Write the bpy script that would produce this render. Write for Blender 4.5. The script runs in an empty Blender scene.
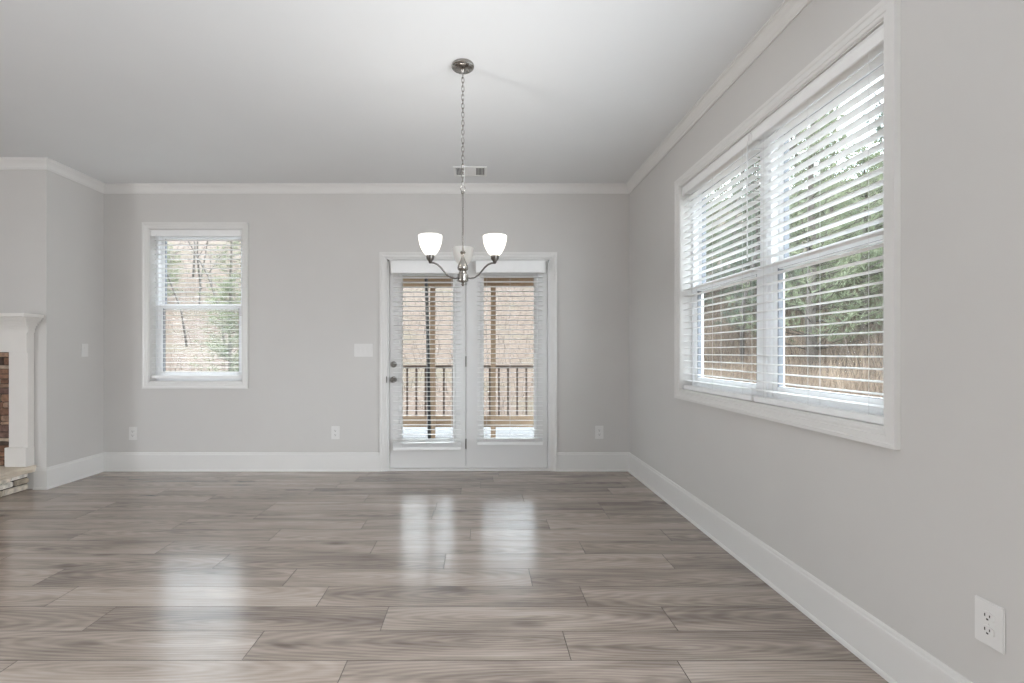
import bpy, bmesh, math, random
from mathutils import Vector, Matrix

S = bpy.context.scene
COL = S.collection
R = math.radians
rnd = random.Random(7)

# ------------------------------------------------------------------ camera, sky, lights, exposure
D = 4.541          # back wall face (y)
RX = 1.428         # right wall face (x)
LX = -3.595        # side face of the chimney breast (x)
CY = 3.94          # front face of the chimney breast (y)
H = 2.732          # ceiling height
REAR = -4.2        # rear wall of the open-plan room (behind the camera)
FARL = -6.6        # far left wall of the open-plan room (out of frame)
WT = 0.15          # exterior wall thickness

cam_d = bpy.data.cameras.new('camera')
cam_d.sensor_width = 36.0
cam_d.lens = 36.0 * 475.0 / 1024.0
cam_d.shift_x = 32.0 / 1024.0
cam_d.shift_y = 10.5 / 1024.0
cam_d.clip_start = 0.02
cam_d.clip_end = 300
cam = bpy.data.objects.new('camera', cam_d)
cam.location = (0, 0, 1.137)
cam.rotation_euler = (R(90), 0, 0)
COL.objects.link(cam)
S.camera = cam

world = bpy.data.worlds.new('overcast_sky')
S.world = world
world.use_nodes = True
wn, wl = world.node_tree.nodes, world.node_tree.links
bg = wn['Background']
bg.inputs['Strength'].default_value = 9.0
w_tc = wn.new('ShaderNodeTexCoord')
w_no = wn.new('ShaderNodeTexNoise'); w_no.inputs['Scale'].default_value = 2.2; w_no.inputs['Detail'].default_value = 5
w_cr = wn.new('ShaderNodeValToRGB')
w_cr.color_ramp.elements[0].position = 0.35; w_cr.color_ramp.elements[0].color = (0.76, 0.87, 1.0, 1)
w_cr.color_ramp.elements[1].position = 0.65; w_cr.color_ramp.elements[1].color = (0.95, 0.98, 1.0, 1)
wl.new(w_tc.outputs['Generated'], w_no.inputs['Vector'])
wl.new(w_no.outputs['Fac'], w_cr.inputs['Fac'])
wl.new(w_cr.outputs['Color'], bg.inputs['Color'])


def area(name, loc, rot, sx, sy, power, col):
    l = bpy.data.lights.new(name, 'AREA')
    l.shape = 'RECTANGLE'; l.size = sx; l.size_y = sy; l.energy = power; l.color = col
    o = bpy.data.objects.new(name, l); o.location = loc; o.rotation_euler = rot
    COL.objects.link(o)
    return o


# added fill lights at made-up wall openings out of view, to brighten the room; the panels sit in
# the openings and lean back to send more light to the ceiling
REAR_OPEN = []
LEFT_OPEN = [(-3.9, -0.9, 0.3, 2.4)]  # opening added in the unseen left wall for a fill light
RIGHT_OPEN = [(-0.9, 0.95, 0.3, 2.4)]  # opening added in the right wall, out of view, for a fill light
P_REAR, P_LEFT, P_RIGHT = 0.0, 90.0, 88.0
LEAN = 25
FILL_COL = (0.89, 0.945, 1.0)  # cool tint of the added right-hand fill light
for (a, b, c, d) in REAR_OPEN:
    area('rear_fill_light', ((a + b) / 2, REAR - 0.10, (c + d) / 2), (R(90 + LEAN), 0, 0), b - a, d - c, P_REAR, (1.0, 0.97, 0.94))
for (a, b, c, d) in LEFT_OPEN:
    area('side_fill_light', (FARL - 0.10, (a + b) / 2, (c + d) / 2), (R(90 + LEAN), 0, R(-90)), b - a, d - c, P_LEFT, (1.0, 0.97, 0.94))  # added fill, brightens the right wall
for (a, b, c, d) in RIGHT_OPEN:
    o = area('side_fill_light', (RX + 0.10, (a + b) / 2, (c + d) / 2), (R(90 + 20), 0, R(90 - 20)), b - a, d - c, P_RIGHT, FILL_COL)  # added fill, turned towards the chimney breast
    o.data.spread = R(140)

S.view_settings.view_transform = 'Standard'
S.view_settings.look = 'None'
S.view_settings.exposure = 0.05
S.view_settings.gamma = 1.0
S.view_settings.use_curve_mapping = False
S.cycles.max_bounces = 16
S.cycles.diffuse_bounces = 8
S.cycles.transparent_max_bounces = 24
S.cycles.sample_clamp_indirect = 8.0


# ------------------------------------------------------------------ materials
def nmat(name):
    m = bpy.data.materials.new(name); m.use_nodes = True
    nt = m.node_tree
    return m, nt.nodes, nt.links, nt.nodes['Principled BSDF']


def mat(name, col, rough=0.6, metal=0.0, var=0.0, scale=6.0, bump=0.0, bscale=200.0, spec=0.5, stretch=None, col2=None):
    m, n, l, p = nmat(name)
    p.inputs['Roughness'].default_value = rough
    p.inputs['Metallic'].default_value = metal
    p.inputs['Specular IOR Level'].default_value = spec
    tc = n.new('ShaderNodeTexCoord')
    src = tc.outputs['Object']
    if stretch:
        mp = n.new('ShaderNodeMapping'); mp.inputs['Scale'].default_value = stretch
        l.new(src, mp.inputs['Vector']); src = mp.outputs['Vector']
    no = n.new('ShaderNodeTexNoise'); no.inputs['Scale'].default_value = scale; no.inputs['Detail'].default_value = 6
    l.new(src, no.inputs['Vector'])
    cr = n.new('ShaderNodeValToRGB')
    if col2 is None:
        c1 = [c * (1 - var) for c in col]; c2 = [min(1, c * (1 + var)) for c in col]
    else:
        c1, c2 = col, col2
    cr.color_ramp.elements[0].position = 0.35; cr.color_ramp.elements[0].color = (*c1, 1)
    cr.color_ramp.elements[1].position = 0.65; cr.color_ramp.elements[1].color = (*c2, 1)
    l.new(no.outputs['Fac'], cr.inputs['Fac']); l.new(cr.outputs['Color'], p.inputs['Base Color'])
    if bump > 0:
        nb = n.new('ShaderNodeTexNoise'); nb.inputs['Scale'].default_value = bscale; nb.inputs['Detail'].default_value = 3
        l.new(src, nb.inputs['Vector'])
        b = n.new('ShaderNodeBump'); b.inputs['Strength'].default_value = bump; b.inputs['Distance'].default_value = 0.002
        l.new(nb.outputs['Fac'], b.inputs['Height']); l.new(b.outputs['Normal'], p.inputs['Normal'])
    return m


M = {}
M['wall'] = mat('wall_paint', (0.585, 0.57, 0.55), 0.55, var=0.012, scale=2.0, bump=0.05, bscale=260)
M['ceiling'] = mat('ceiling_paint', (0.765, 0.775, 0.78), 0.8, var=0.008, scale=2.0, bump=0.04, bscale=200)
M['trim'] = mat('trim_paint', (0.70, 0.69, 0.672), 0.35, var=0.01, scale=3.0)
M['door'] = mat('door_paint', (0.68, 0.675, 0.665), 0.4, var=0.01, scale=3.0)
M['vinyl'] = mat('window_vinyl', (0.84, 0.85, 0.86), 0.35, var=0.01)
M['gasket'] = mat('gasket_rubber', (0.20, 0.215, 0.24), 0.6, var=0.1)
M['slat'] = mat('blind_slat', (0.84, 0.84, 0.835), 0.4, var=0.01, scale=20)
M['cord'] = mat('blind_cord', (0.70, 0.70, 0.70), 0.8, var=0.03)
M['plate'] = mat('plate_plastic', (0.71, 0.70, 0.685), 0.3, var=0.01)
M['plateslot'] = mat('slot_dark', (0.06, 0.055, 0.05), 0.6, var=0.1)
M['hardware'] = mat('satin_hardware', (0.24, 0.23, 0.215), 0.32, metal=1.0, var=0.06, scale=30)
M['nickel'] = mat('brushed_nickel', (0.36, 0.34, 0.315), 0.20, metal=1.0, var=0.06, scale=30)
M['nickelreflect'] = mat('nickel_dark_reflection', (0.15, 0.14, 0.13), 0.28, metal=1.0, var=0.08, scale=30)  # same nickel darkened: dark reflections put into the colour of arms and cups
M['vent'] = mat('vent_metal', (0.80, 0.80, 0.79), 0.4, var=0.01)
M['ventdark'] = mat('vent_gap', (0.10, 0.10, 0.10), 0.8, var=0.1)
M['mantel'] = mat('mantel_paint', (0.72, 0.695, 0.66), 0.4, var=0.01)
M['slab'] = mat('hearth_slab_stone', (0.58, 0.50, 0.41), 0.75, scale=9, bump=0.5, bscale=40, col2=(0.70, 0.63, 0.53))
M['porchwood'] = mat('porch_wood', (0.2835, 0.1946, 0.1232), 0.7, scale=14, stretch=(0.4, 6, 6), col2=(0.3969, 0.2857, 0.1865))
M['postwood'] = mat('post_wood', (0.257, 0.1783, 0.1132), 0.7, scale=14, stretch=(6, 6, 0.4), col2=(0.3749, 0.2674, 0.1774))
M['baluster'] = mat('baluster_stain', (0.0891, 0.05808, 0.04224), 0.6, scale=20, stretch=(6, 6, 0.4), col2=(0.1254, 0.0858, 0.066))
M['black'] = mat('black_coating', (0.012, 0.012, 0.013), 0.5, var=0.2)
M['deck'] = mat('pale_deck', (0.1296, 0.1296, 0.131), 0.8, scale=4, stretch=(0.3, 12, 1), col2=(0.1632, 0.1632, 0.1661))
M['siding'] = mat('siding_paint', (0.68, 0.67, 0.65), 0.7, var=0.03)
M['bark'] = mat('bark', (0.0504, 0.042, 0.03528), 0.9, scale=12, stretch=(4, 4, 0.6), col2=(0.0924, 0.0798, 0.0672))
M['barkgrey'] = mat('grey_bark', (0.0504, 0.0432, 0.0396), 0.9, scale=12, stretch=(4, 4, 0.6), col2=(0.1008, 0.09, 0.0792))


def foliage_mat(name, c1, c2, scale=1.6):
    m = mat(name, c1, 0.7, scale=scale, col2=c2, spec=0.2)
    n, l = m.node_tree.nodes, m.node_tree.links
    p = n['Principled BSDF']; out = n['Material Output']
    tr = n.new('ShaderNodeBsdfTranslucent'); mx = n.new('ShaderNodeMixShader'); mx.inputs['Fac'].default_value = 0.35
    cr = [x for x in n if x.bl_idname == 'ShaderNodeValToRGB'][0]
    l.new(cr.outputs['Color'], tr.inputs['Color'])
    l.new(p.outputs[0], mx.inputs[1]); l.new(tr.outputs[0], mx.inputs[2]); l.new(mx.outputs[0], out.inputs['Surface'])
    return m


M['needle'] = foliage_mat('pine_needles', (0.135, 0.1575, 0.1035), (0.27, 0.2925, 0.1935))
M['needledark'] = foliage_mat('cedar_needles', (0.1035, 0.126, 0.099), (0.198, 0.225, 0.1755))
M['grass'] = foliage_mat('dry_grass', (0.1653, 0.1261, 0.1001), (0.3654, 0.2871, 0.2175), 1.4)
M['twig'] = mat('dry_twigs', (0.0546, 0.0429, 0.0351), 0.9, scale=3, col2=(0.1092, 0.0858, 0.0702))


def ground_mat():
    m, n, l, p = nmat('leaf_litter')
    p.inputs['Roughness'].default_value = 0.95
    tc = n.new('ShaderNodeTexCoord')
    a = n.new('ShaderNodeTexNoise'); a.inputs['Scale'].default_value = 9; a.inputs['Detail'].default_value = 8; a.inputs['Roughness'].default_value = 0.75
    l.new(tc.outputs['Object'], a.inputs['Vector'])
    c = n.new('ShaderNodeValToRGB')
    e = c.color_ramp.elements
    e[0].position = 0.30; e[0].color = (0.03932, 0.02554, 0.01812, 1)
    e[1].position = 0.70; e[1].color = (0.1323, 0.09416, 0.06863, 1)
    k = e.new(0.45); k.color = (0.07329, 0.04884, 0.03514, 1)
    k = e.new(0.57); k.color = (0.1037, 0.07182, 0.05161, 1)
    l.new(a.outputs['Fac'], c.inputs['Fac'])
    b = n.new('ShaderNodeTexNoise'); b.inputs['Scale'].default_value = 0.55; b.inputs['Detail'].default_value = 4
    l.new(tc.outputs['Object'], b.inputs['Vector'])
    r = n.new('ShaderNodeValToRGB'); r.color_ramp.elements[0].position = 0.52; r.color_ramp.elements[1].position = 0.68
    l.new(b.outputs['Fac'], r.inputs['Fac'])
    mx = n.new('ShaderNodeMix'); mx.data_type = 'RGBA'
    mul = n.new('ShaderNodeMath'); mul.operation = 'MULTIPLY'; mul.inputs[1].default_value = 0.45
    l.new(r.outputs['Color'], mul.inputs[0]); l.new(mul.outputs[0], mx.inputs[0])
    l.new(c.outputs['Color'], mx.inputs[6]); mx.inputs[7].default_value = (0.06436, 0.05746, 0.03019, 1)
    l.new(mx.outputs[2], p.inputs['Base Color'])
    return m


M['ground'] = ground_mat()


def glass_mat():
    m = bpy.data.materials.new('pane_glass'); m.use_nodes = True
    n, l = m.node_tree.nodes, m.node_tree.links
    n.remove(n['Principled BSDF'])
    t = n.new('ShaderNodeBsdfTransparent'); t.inputs['Color'].default_value = (0.95, 0.97, 0.965, 1)
    g = n.new('ShaderNodeBsdfGlossy'); g.inputs['Roughness'].default_value = 0.02
    f = n.new('ShaderNodeLayerWeight'); f.inputs['Blend'].default_value = 0.5
    pw = n.new('ShaderNodeMath'); pw.operation = 'POWER'; pw.inputs[1].default_value = 5.0; l.new(f.outputs['Facing'], pw.inputs[0])
    ma = n.new('ShaderNodeMath'); ma.operation = 'MULTIPLY_ADD'; ma.inputs[1].default_value = 0.7; ma.inputs[2].default_value = 0.006; l.new(pw.outputs[0], ma.inputs[0])
    mx = n.new('ShaderNodeMixShader')
    l.new(ma.outputs[0], mx.inputs[0]); l.new(t.outputs[0], mx.inputs[1]); l.new(g.outputs[0], mx.inputs[2])
    l.new(mx.outputs[0], n['Material Output'].inputs['Surface'])
    return m


M['glass'] = glass_mat()


def shade_mat(name, emit):
    m = bpy.data.materials.new(name); m.use_nodes = True
    n, l = m.node_tree.nodes, m.node_tree.links
    p = n['Principled BSDF']
    p.inputs['Base Color'].default_value = (0.88, 0.88, 0.87, 1); p.inputs['Roughness'].default_value = 0.35
    if emit:
        p.inputs['Emission Color'].default_value = (1.0, 0.97, 0.92, 1); p.inputs['Emission Strength'].default_value = emit
    t = n.new('ShaderNodeBsdfTranslucent'); t.inputs['Color'].default_value = (0.93, 0.92, 0.9, 1)
    mx = n.new('ShaderNodeMixShader'); mx.inputs[0].default_value = 0.72
    l.new(p.outputs[0], mx.inputs[1]); l.new(t.outputs[0], mx.inputs[2])
    l.new(mx.outputs[0], n['Material Output'].inputs['Surface'])
    return m


M['shade_lit'] = shade_mat('lit_frosted_glass', 0.9)
M['shade_off'] = shade_mat('unlit_frosted_glass', 0.0)


def bulb_mat(name, e):
    m, n, l, p = nmat(name)
    p.inputs['Base Color'].default_value = (0.9, 0.9, 0.88, 1)
    p.inputs['Emission Color'].default_value = (1, 0.95, 0.86, 1); p.inputs['Emission Strength'].default_value = e
    return m


M['bulb_on'] = bulb_mat('lit_bulb', 6.0)
M['bulb_off'] = bulb_mat('unlit_bulb', 0.0)


def floor_mat():
    m, n, l, p = nmat('plank_floor')
    p.inputs['Specular IOR Level'].default_value = 0.85
    at = n.new('ShaderNodeAttribute'); at.attribute_name = 'tone'
    sep = n.new('ShaderNodeSeparateColor'); l.new(at.outputs['Color'], sep.inputs['Color'])
    tc = n.new('ShaderNodeTexCoord')
    # each plank shifts its own grain
    off = n.new('ShaderNodeVectorMath'); off.operation = 'MULTIPLY_ADD'
    l.new(at.outputs['Color'], off.inputs[0]); off.inputs[1].default_value = (37, 3.7, 2.3)
    l.new(tc.outputs['Object'], off.inputs[2])
    mp = n.new('ShaderNodeMapping'); mp.inputs['Scale'].default_value = (1.1, 9.0, 1)
    l.new(off.outputs[0], mp.inputs['Vector'])
    # broad grey clouds along the plank
    a = n.new('ShaderNodeTexNoise'); a.inputs['Scale'].default_value = 1.3; a.inputs['Detail'].default_value = 5; a.inputs['Distortion'].default_value = 0.5
    l.new(mp.outputs[0], a.inputs['Vector'])
    # fine grain
    mp2 = n.new('ShaderNodeMapping'); mp2.inputs['Scale'].default_value = (2.2, 60, 1)
    l.new(off.outputs[0], mp2.inputs['Vector'])
    b = n.new('ShaderNodeTexNoise'); b.inputs['Scale'].default_value = 2.0; b.inputs['Detail'].default_value = 7; b.inputs['Roughness'].default_value = 0.7
    l.new(mp2.outputs[0], b.inputs['Vector'])
    # cathedral figure: nested ovals about a point of each plank (stored with the plank)
    xy = n.new('ShaderNodeSeparateXYZ'); l.new(tc.outputs['Object'], xy.inputs[0])

    def math_(op, x, y):
        q = n.new('ShaderNodeMath'); q.operation = op
        for i, v in enumerate((x, y)):
            if isinstance(v, (int, float)):
                q.inputs[i].default_value = v
            else:
                l.new(v, q.inputs[i])
        return q.outputs[0]
    lx = math_('MULTIPLY', math_('SUBTRACT', xy.outputs['X'], sep.outputs['Green']), 1.7)
    ly = math_('MULTIPLY', math_('SUBTRACT', xy.outputs['Y'], sep.outputs['Blue']), 15.0)
    cb = n.new('ShaderNodeCombineXYZ'); l.new(lx, cb.inputs[0]); l.new(ly, cb.inputs[1]); l.new(sep.outputs['Green'], cb.inputs[2])
    w = n.new('ShaderNodeTexWave'); w.wave_type = 'RINGS'; w.rings_direction = 'Z'; w.inputs['Scale'].default_value = 1.5
    w.inputs['Distortion'].default_value = 5.0; w.inputs['Detail'].default_value = 3; w.inputs['Detail Scale'].default_value = 0.8
    l.new(cb.outputs[0], w.inputs['Vector'])
    mk = n.new('ShaderNodeMapping'); mk.inputs['Scale'].default_value = (1.7, 5.2, 1); l.new(off.outputs[0], mk.inputs['Vector'])
    vo = n.new('ShaderNodeTexVoronoi'); vo.inputs['Scale'].default_value = 1.0; l.new(mk.outputs[0], vo.inputs['Vector'])
    kn = n.new('ShaderNodeMapRange'); kn.inputs[1].default_value = 0.03; kn.inputs[2].default_value = 0.17; kn.inputs[3].default_value = 0.34; kn.inputs[4].default_value = 0.0
    l.new(vo.outputs['Distance'], kn.inputs[0])
    s = math_('MULTIPLY', sep.outputs['Red'], 0.26)
    s = math_('ADD', s, math_('MULTIPLY', a.outputs['Fac'], 1.05))
    s = math_('ADD', s, math_('MULTIPLY', b.outputs['Fac'], 0.60))
    s = math_('ADD', s, math_('MULTIPLY', w.outputs['Fac'], 0.13))
    s = math_('SUBTRACT', s, kn.outputs[0])
    s = math_('SUBTRACT', s, 0.545)
    cr = n.new('ShaderNodeValToRGB')
    e = cr.color_ramp.elements
    e[0].position = 0.12; e[0].color = (0.135, 0.106, 0.088, 1)
    e[1].position = 0.92; e[1].color = (0.52, 0.442, 0.382, 1)
    k = e.new(0.38); k.color = (0.262, 0.214, 0.18, 1)
    k = e.new(0.62); k.color = (0.385, 0.322, 0.275, 1)
    l.new(s, cr.inputs['Fac']); l.new(cr.outputs['Color'], p.inputs['Base Color'])
    rr = math_('ADD', math_('MULTIPLY', b.outputs['Fac'], 0.08), 0.165)
    l.new(rr, p.inputs['Roughness'])
    bp = n.new('ShaderNodeBump'); bp.inputs['Strength'].default_value = 0.10; bp.inputs['Distance'].default_value = 0.002
    l.new(b.outputs['Fac'], bp.inputs['Height']); l.new(bp.outputs['Normal'], p.inputs['Normal'])
    return m


M['floor'] = floor_mat()
M['seam'] = mat('plank_seam', (0.07, 0.055, 0.045), 0.8, var=0.1)


def stone_mat():
    m, n, l, p = nmat('ledge_stone')
    p.inputs['Roughness'].default_value = 0.85
    at = n.new('ShaderNodeAttribute'); at.attribute_name = 'tone'
    tc = n.new('ShaderNodeTexCoord')
    a = n.new('ShaderNodeTexNoise'); a.inputs['Scale'].default_value = 26; a.inputs['Detail'].default_value = 6
    l.new(tc.outputs['Object'], a.inputs['Vector'])
    mp = n.new('ShaderNodeMapRange'); mp.inputs[1].default_value = 0.3; mp.inputs[2].default_value = 0.7
    mp.inputs[3].default_value = 0.6; mp.inputs[4].default_value = 1.25
    l.new(a.outputs['Fac'], mp.inputs[0])
    v = n.new('ShaderNodeVectorMath'); v.operation = 'SCALE'
    l.new(at.outputs['Color'], v.inputs[0]); l.new(mp.outputs[0], v.inputs['Scale'])
    l.new(v.outputs[0], p.inputs['Base Color'])
    b = n.new('ShaderNodeBump'); b.inputs['Strength'].default_value = 0.7; b.inputs['Distance'].default_value = 0.01
    l.new(a.outputs['Fac'], b.inputs['Height']); l.new(b.outputs['Normal'], p.inputs['Normal'])
    return m


M['stone'] = stone_mat()
M['soot'] = mat('firebox_soot', (0.03, 0.028, 0.026), 0.9, var=0.3)


# ------------------------------------------------------------------ mesh helpers
class MB:
    """collects shapes, then links them as one mesh object"""

    def __init__(self):
        self.v = []; self.f = []; self.mi = []; self.tone = []; self.cur = 0; self.t = (0.5, 0.5, 0.5)

    def add(self, vs, fs):
        o = len(self.v)
        self.v += [tuple(x) for x in vs]
        for q in fs:
            self.f.append([i + o for i in q]); self.mi.append(self.cur); self.tone.append(self.t)

    def box(self, x0, x1, y0, y1, z0, z1, rot=None, piv=None, ch=0.0):
        x0, x1 = sorted((x0, x1)); y0, y1 = sorted((y0, y1)); z0, z1 = sorted((z0, z1))
        bm = bmesh.new()
        bmesh.ops.create_cube(bm, size=1.0)
        for v in bm.verts:
            v.co = Vector(((x0 + x1) / 2 + v.co.x * (x1 - x0), (y0 + y1) / 2 + v.co.y * (y1 - y0), (z0 + z1) / 2 + v.co.z * (z1 - z0)))
        if ch > 0:
            bmesh.ops.bevel(bm, geom=list(bm.edges), offset=min(ch, (x1 - x0) * .45, (y1 - y0) * .45, (z1 - z0) * .45), segments=2, affect='EDGES')
        bm.verts.index_update()
        vs = [v.co.copy() for v in bm.verts]
        if rot is not None:
            p = Vector(piv if piv is not None else ((x0 + x1) / 2, (y0 + y1) / 2, (z0 + z1) / 2))
            vs = [rot @ (v - p) + p for v in vs]
        self.add(vs, [[v.index for v in f.verts] for f in bm.faces])
        bm.free()

    def lathe(self, prof, c=(0, 0, 0), seg=24, close=True, M4=None):
        """prof: list of (radius, z)"""
        vs = []; fs = []
        n = len(prof)
        for (r, z) in prof:
            for k in range(seg):
                a = 2 * math.pi * k / seg
                vs.append(Vector((r * math.cos(a), r * math.sin(a), z)))
        for i in range(n - 1):
            for k in range(seg):
                k2 = (k + 1) % seg
                fs.append([i * seg + k, i * seg + k2, (i + 1) * seg + k2, (i + 1) * seg + k])
        if close:
            fs.append([k for k in range(seg)][::-1]); fs.append([(n - 1) * seg + k for k in range(seg)])
        if M4 is not None:
            vs = [M4 @ v for v in vs]
        vs = [v + Vector(c) for v in vs]
        self.add(vs, fs)

    def tube(self, pts, rad, seg=8, closed=False):
        pts = [Vector(p) for p in pts]
        n = len(pts)
        rads = rad if isinstance(rad, (list, tuple)) else [rad] * n
        vs = []; fs = []
        up = None
        for i, p in enumerate(pts):
            if closed:
                d = pts[(i + 1) % n] - pts[(i - 1) % n]
            else:
                d = pts[min(i + 1, n - 1)] - pts[max(i - 1, 0)]
            d.normalize()
            if up is None:
                up = Vector((0, 0, 1)) if abs(d.z) < 0.9 else Vector((1, 0, 0))
            s = d.cross(up).normalized(); t = s.cross(d).normalized(); up = t
            for k in range(seg):
                a = 2 * math.pi * k / seg
                vs.append(p + (s * math.cos(a) + t * math.sin(a)) * rads[i])
        m = n if closed else n - 1
        for i in range(m):
            j = (i + 1) % n
            for k in range(seg):
                k2 = (k + 1) % seg
                fs.append([i * seg + k, i * seg + k2, j * seg + k2, j * seg + k])
        if not closed:
            fs.append(list(range(seg))[::-1]); fs.append([(n - 1) * seg + k for k in range(seg)])
        self.add(vs, fs)

    def build(self, name, m, parent=None, smooth=False, loc=None):
        me = bpy.data.meshes.new(name)
        vs = self.v
        if loc is not None:
            vs = [(a - loc[0], b - loc[1], c - loc[2]) for (a, b, c) in vs]
        me.from_pydata(vs, [], self.f)
        ms = m if isinstance(m, (list, tuple)) else [m]
        for x in ms:
            me.materials.append(x)
        me.polygons.foreach_set('material_index', self.mi)
        if any(t != (0.5, 0.5, 0.5) for t in self.tone):
            ca = me.color_attributes.new('tone', 'FLOAT_COLOR', 'CORNER')
            buf = []
            for q, t in zip(self.f, self.tone):
                for _ in q:
                    buf += [t[0], t[1], t[2], 1.0]
            ca.data.foreach_set('color', buf)
        bm = bmesh.new(); bm.from_mesh(me); bmesh.ops.recalc_face_normals(bm, faces=bm.faces); bm.to_mesh(me); bm.free()
        if smooth:
            me.polygons.foreach_set('use_smooth', [True] * len(me.polygons))
            try:
                me.set_sharp_from_angle(angle=R(38))
            except Exception:
                pass
        me.update()
        o = bpy.data.objects.new(name, me)
        if loc is not None:
            o.location = loc
        COL.objects.link(o)
        if parent is not None:
            o.parent = parent
        return o


def tag(o, label=None, cat=None, group=None, kind=None):
    if label: o['label'] = label
    if cat: o['category'] = cat
    if group: o['group'] = group
    if kind: o['kind'] = kind
    return o


def empty(name, loc=(0, 0, 0), rz=0.0, label=None, cat=None, group=None, kind=None):
    o = bpy.data.objects.new(name, None)
    o.location = loc; o.rotation_euler = (0, 0, rz); o.empty_display_size = 0.1
    COL.objects.link(o)
    return tag(o, label, cat, group, kind)


def copy_tree(o, parent=None):
    c = o.copy(); COL.objects.link(c)
    if parent is not None:
        c.parent = parent
    for ch in list(o.children):
        copy_tree(ch, c)
    return c


def structure(o, label, cat):
    return tag(o, label, cat, kind='structure')


# ------------------------------------------------------------------ room shell
def wall_panel(name, axis, face, depth, u0, u1, z0, z1, holes, m, label):
    """a wall of real thickness with openings; axis 'x': runs along x, face is the inner y, depth extends away from the room"""
    us = sorted({u0, u1, *[h[0] for h in holes], *[h[1] for h in holes]})
    zs = sorted({z0, z1, *[h[2] for h in holes], *[h[3] for h in holes]})
    mb = MB()
    for i in range(len(us) - 1):
        run = None
        for k in range(len(zs) - 1):
            uc, zc = (us[i] + us[i + 1]) / 2, (zs[k] + zs[k + 1]) / 2
            hole = any(h[0] < uc < h[1] and h[2] < zc < h[3] for h in holes)
            if not hole:
                run = [zs[k], zs[k + 1]] if run is None else [run[0], zs[k + 1]]
            if run is not None and (hole or k == len(zs) - 2):
                if axis == 'x':
                    mb.box(us[i], us[i + 1], face, face + depth, run[0], run[1])
                else:
                    mb.box(face, face + depth, us[i], us[i + 1], run[0], run[1])
                run = None
    return structure(mb.build(name, m), label, 'wall')


# back window opening and right window opening (heights shared)
WZ0, WZ1 = 0.845, 2.315      # back window
VZ0, VZ1 = 0.862, 2.312      # double window
BW = (-3.162, -2.270)
RW = (1.670, 3.384)
DO = (-0.890, 0.668)      # door rough opening
DZ = 2.022

wall_panel('wall_back', 'x', D, WT, LX - 0.3, RX + WT, -0.12, H + 0.1, [(BW[0], BW[1], WZ0, WZ1), (DO[0], DO[1], -0.12, DZ)], M['wall'], 'light warm grey painted wall with the window and patio doors')
wall_panel('wall_right', 'y', RX, WT, REAR - WT, D, -0.12, H + 0.1, [(RW[0], RW[1], VZ0, VZ1)] + RIGHT_OPEN, M['wall'], 'light warm grey painted wall with the wide double window')
mb = MB(); mb.box(FARL, LX, CY, D + WT, -0.12, H + 0.1)
structure(mb.build('wall_chimney', M['wall']), 'light grey chimney breast projecting beside the window', 'wall')
wall_panel('wall_rear', 'x', REAR, -WT, FARL - WT, RX + WT, -0.12, H + 0.1, REAR_OPEN, M['wall'], 'light grey wall behind the viewer')
wall_panel('wall_left', 'y', FARL, -WT, REAR, CY, -0.12, H + 0.1, LEFT_OPEN, M['wall'], 'light grey far wall of the open-plan room')
mb = MB(); mb.box(FARL - WT, RX + WT, REAR - WT, D + WT, H, H + 0.16)
structure(mb.build('ceiling', M['ceiling']), 'plain white painted ceiling', 'ceiling')

# floor of individually toned planks laid along x; one mesh
mb = MB()
mb.cur = 1; mb.box(FARL, RX, REAR, D + 0.02, -0.12, -0.0035)
mb.cur = 0
PITCH, PLEN = 0.1850, 1.215
known = {-1: 0.726, 0: 0.336, 1: 0.808, 2: 0.483, 3: 0.255, 4: 1.023, 5: -0.62, 6: -0.06, 7: 0.45, 8: -0.33}
k0 = int(math.floor((REAR - 1.751) / PITCH)); k1 = int(math.ceil((D - 1.751) / PITCH))
for k in range(k0, k1):
    y0 = max(REAR, 1.751 + k * PITCH); y1 = min(D + 0.02, 1.751 + (k + 1) * PITCH)
    if y1 - y0 < 0.005:
        continue
    j = known.get(k, rnd.uniform(0, PLEN))
    xs = j - math.ceil((j - FARL) / PLEN) * PLEN
    while xs < RX:
        a, b = max(FARL, xs), min(RX, xs + PLEN)
        if b - a > 0.01:
            mb.t = (min(1, max(0, rnd.gauss(0.5, 0.30))), xs + rnd.uniform(0.1, PLEN - 0.1), (y0 + y1) / 2 + rnd.uniform(-0.05, 0.05))
            g = 0.0013
            mb.add([(a + g, y0 + g, 0), (b - g, y0 + g, 0), (b - g, y1 - g, 0), (a + g, y1 - g, 0), (a, y0, -0.003), (b, y0, -0.003), (b, y1, -0.003), (a, y1, -0.003)],
                   [[0, 1, 2, 3]])
            mb.cur = 1
            mb.add([(a + g, y0 + g, 0), (b - g, y0 + g, 0), (b - g, y1 - g, 0), (a + g, y1 - g, 0), (a, y0, -0.003), (b, y0, -0.003), (b, y1, -0.003), (a, y1, -0.003)],
                   [[4, 5, 1, 0], [5, 6, 2, 1], [6, 7, 3, 2], [7, 4, 0, 3]])
            mb.cur = 0
        xs += PLEN
structure(mb.build('floor', [M['floor'], M['seam']]), 'greyish brown wood plank floor', 'floor')


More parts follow.
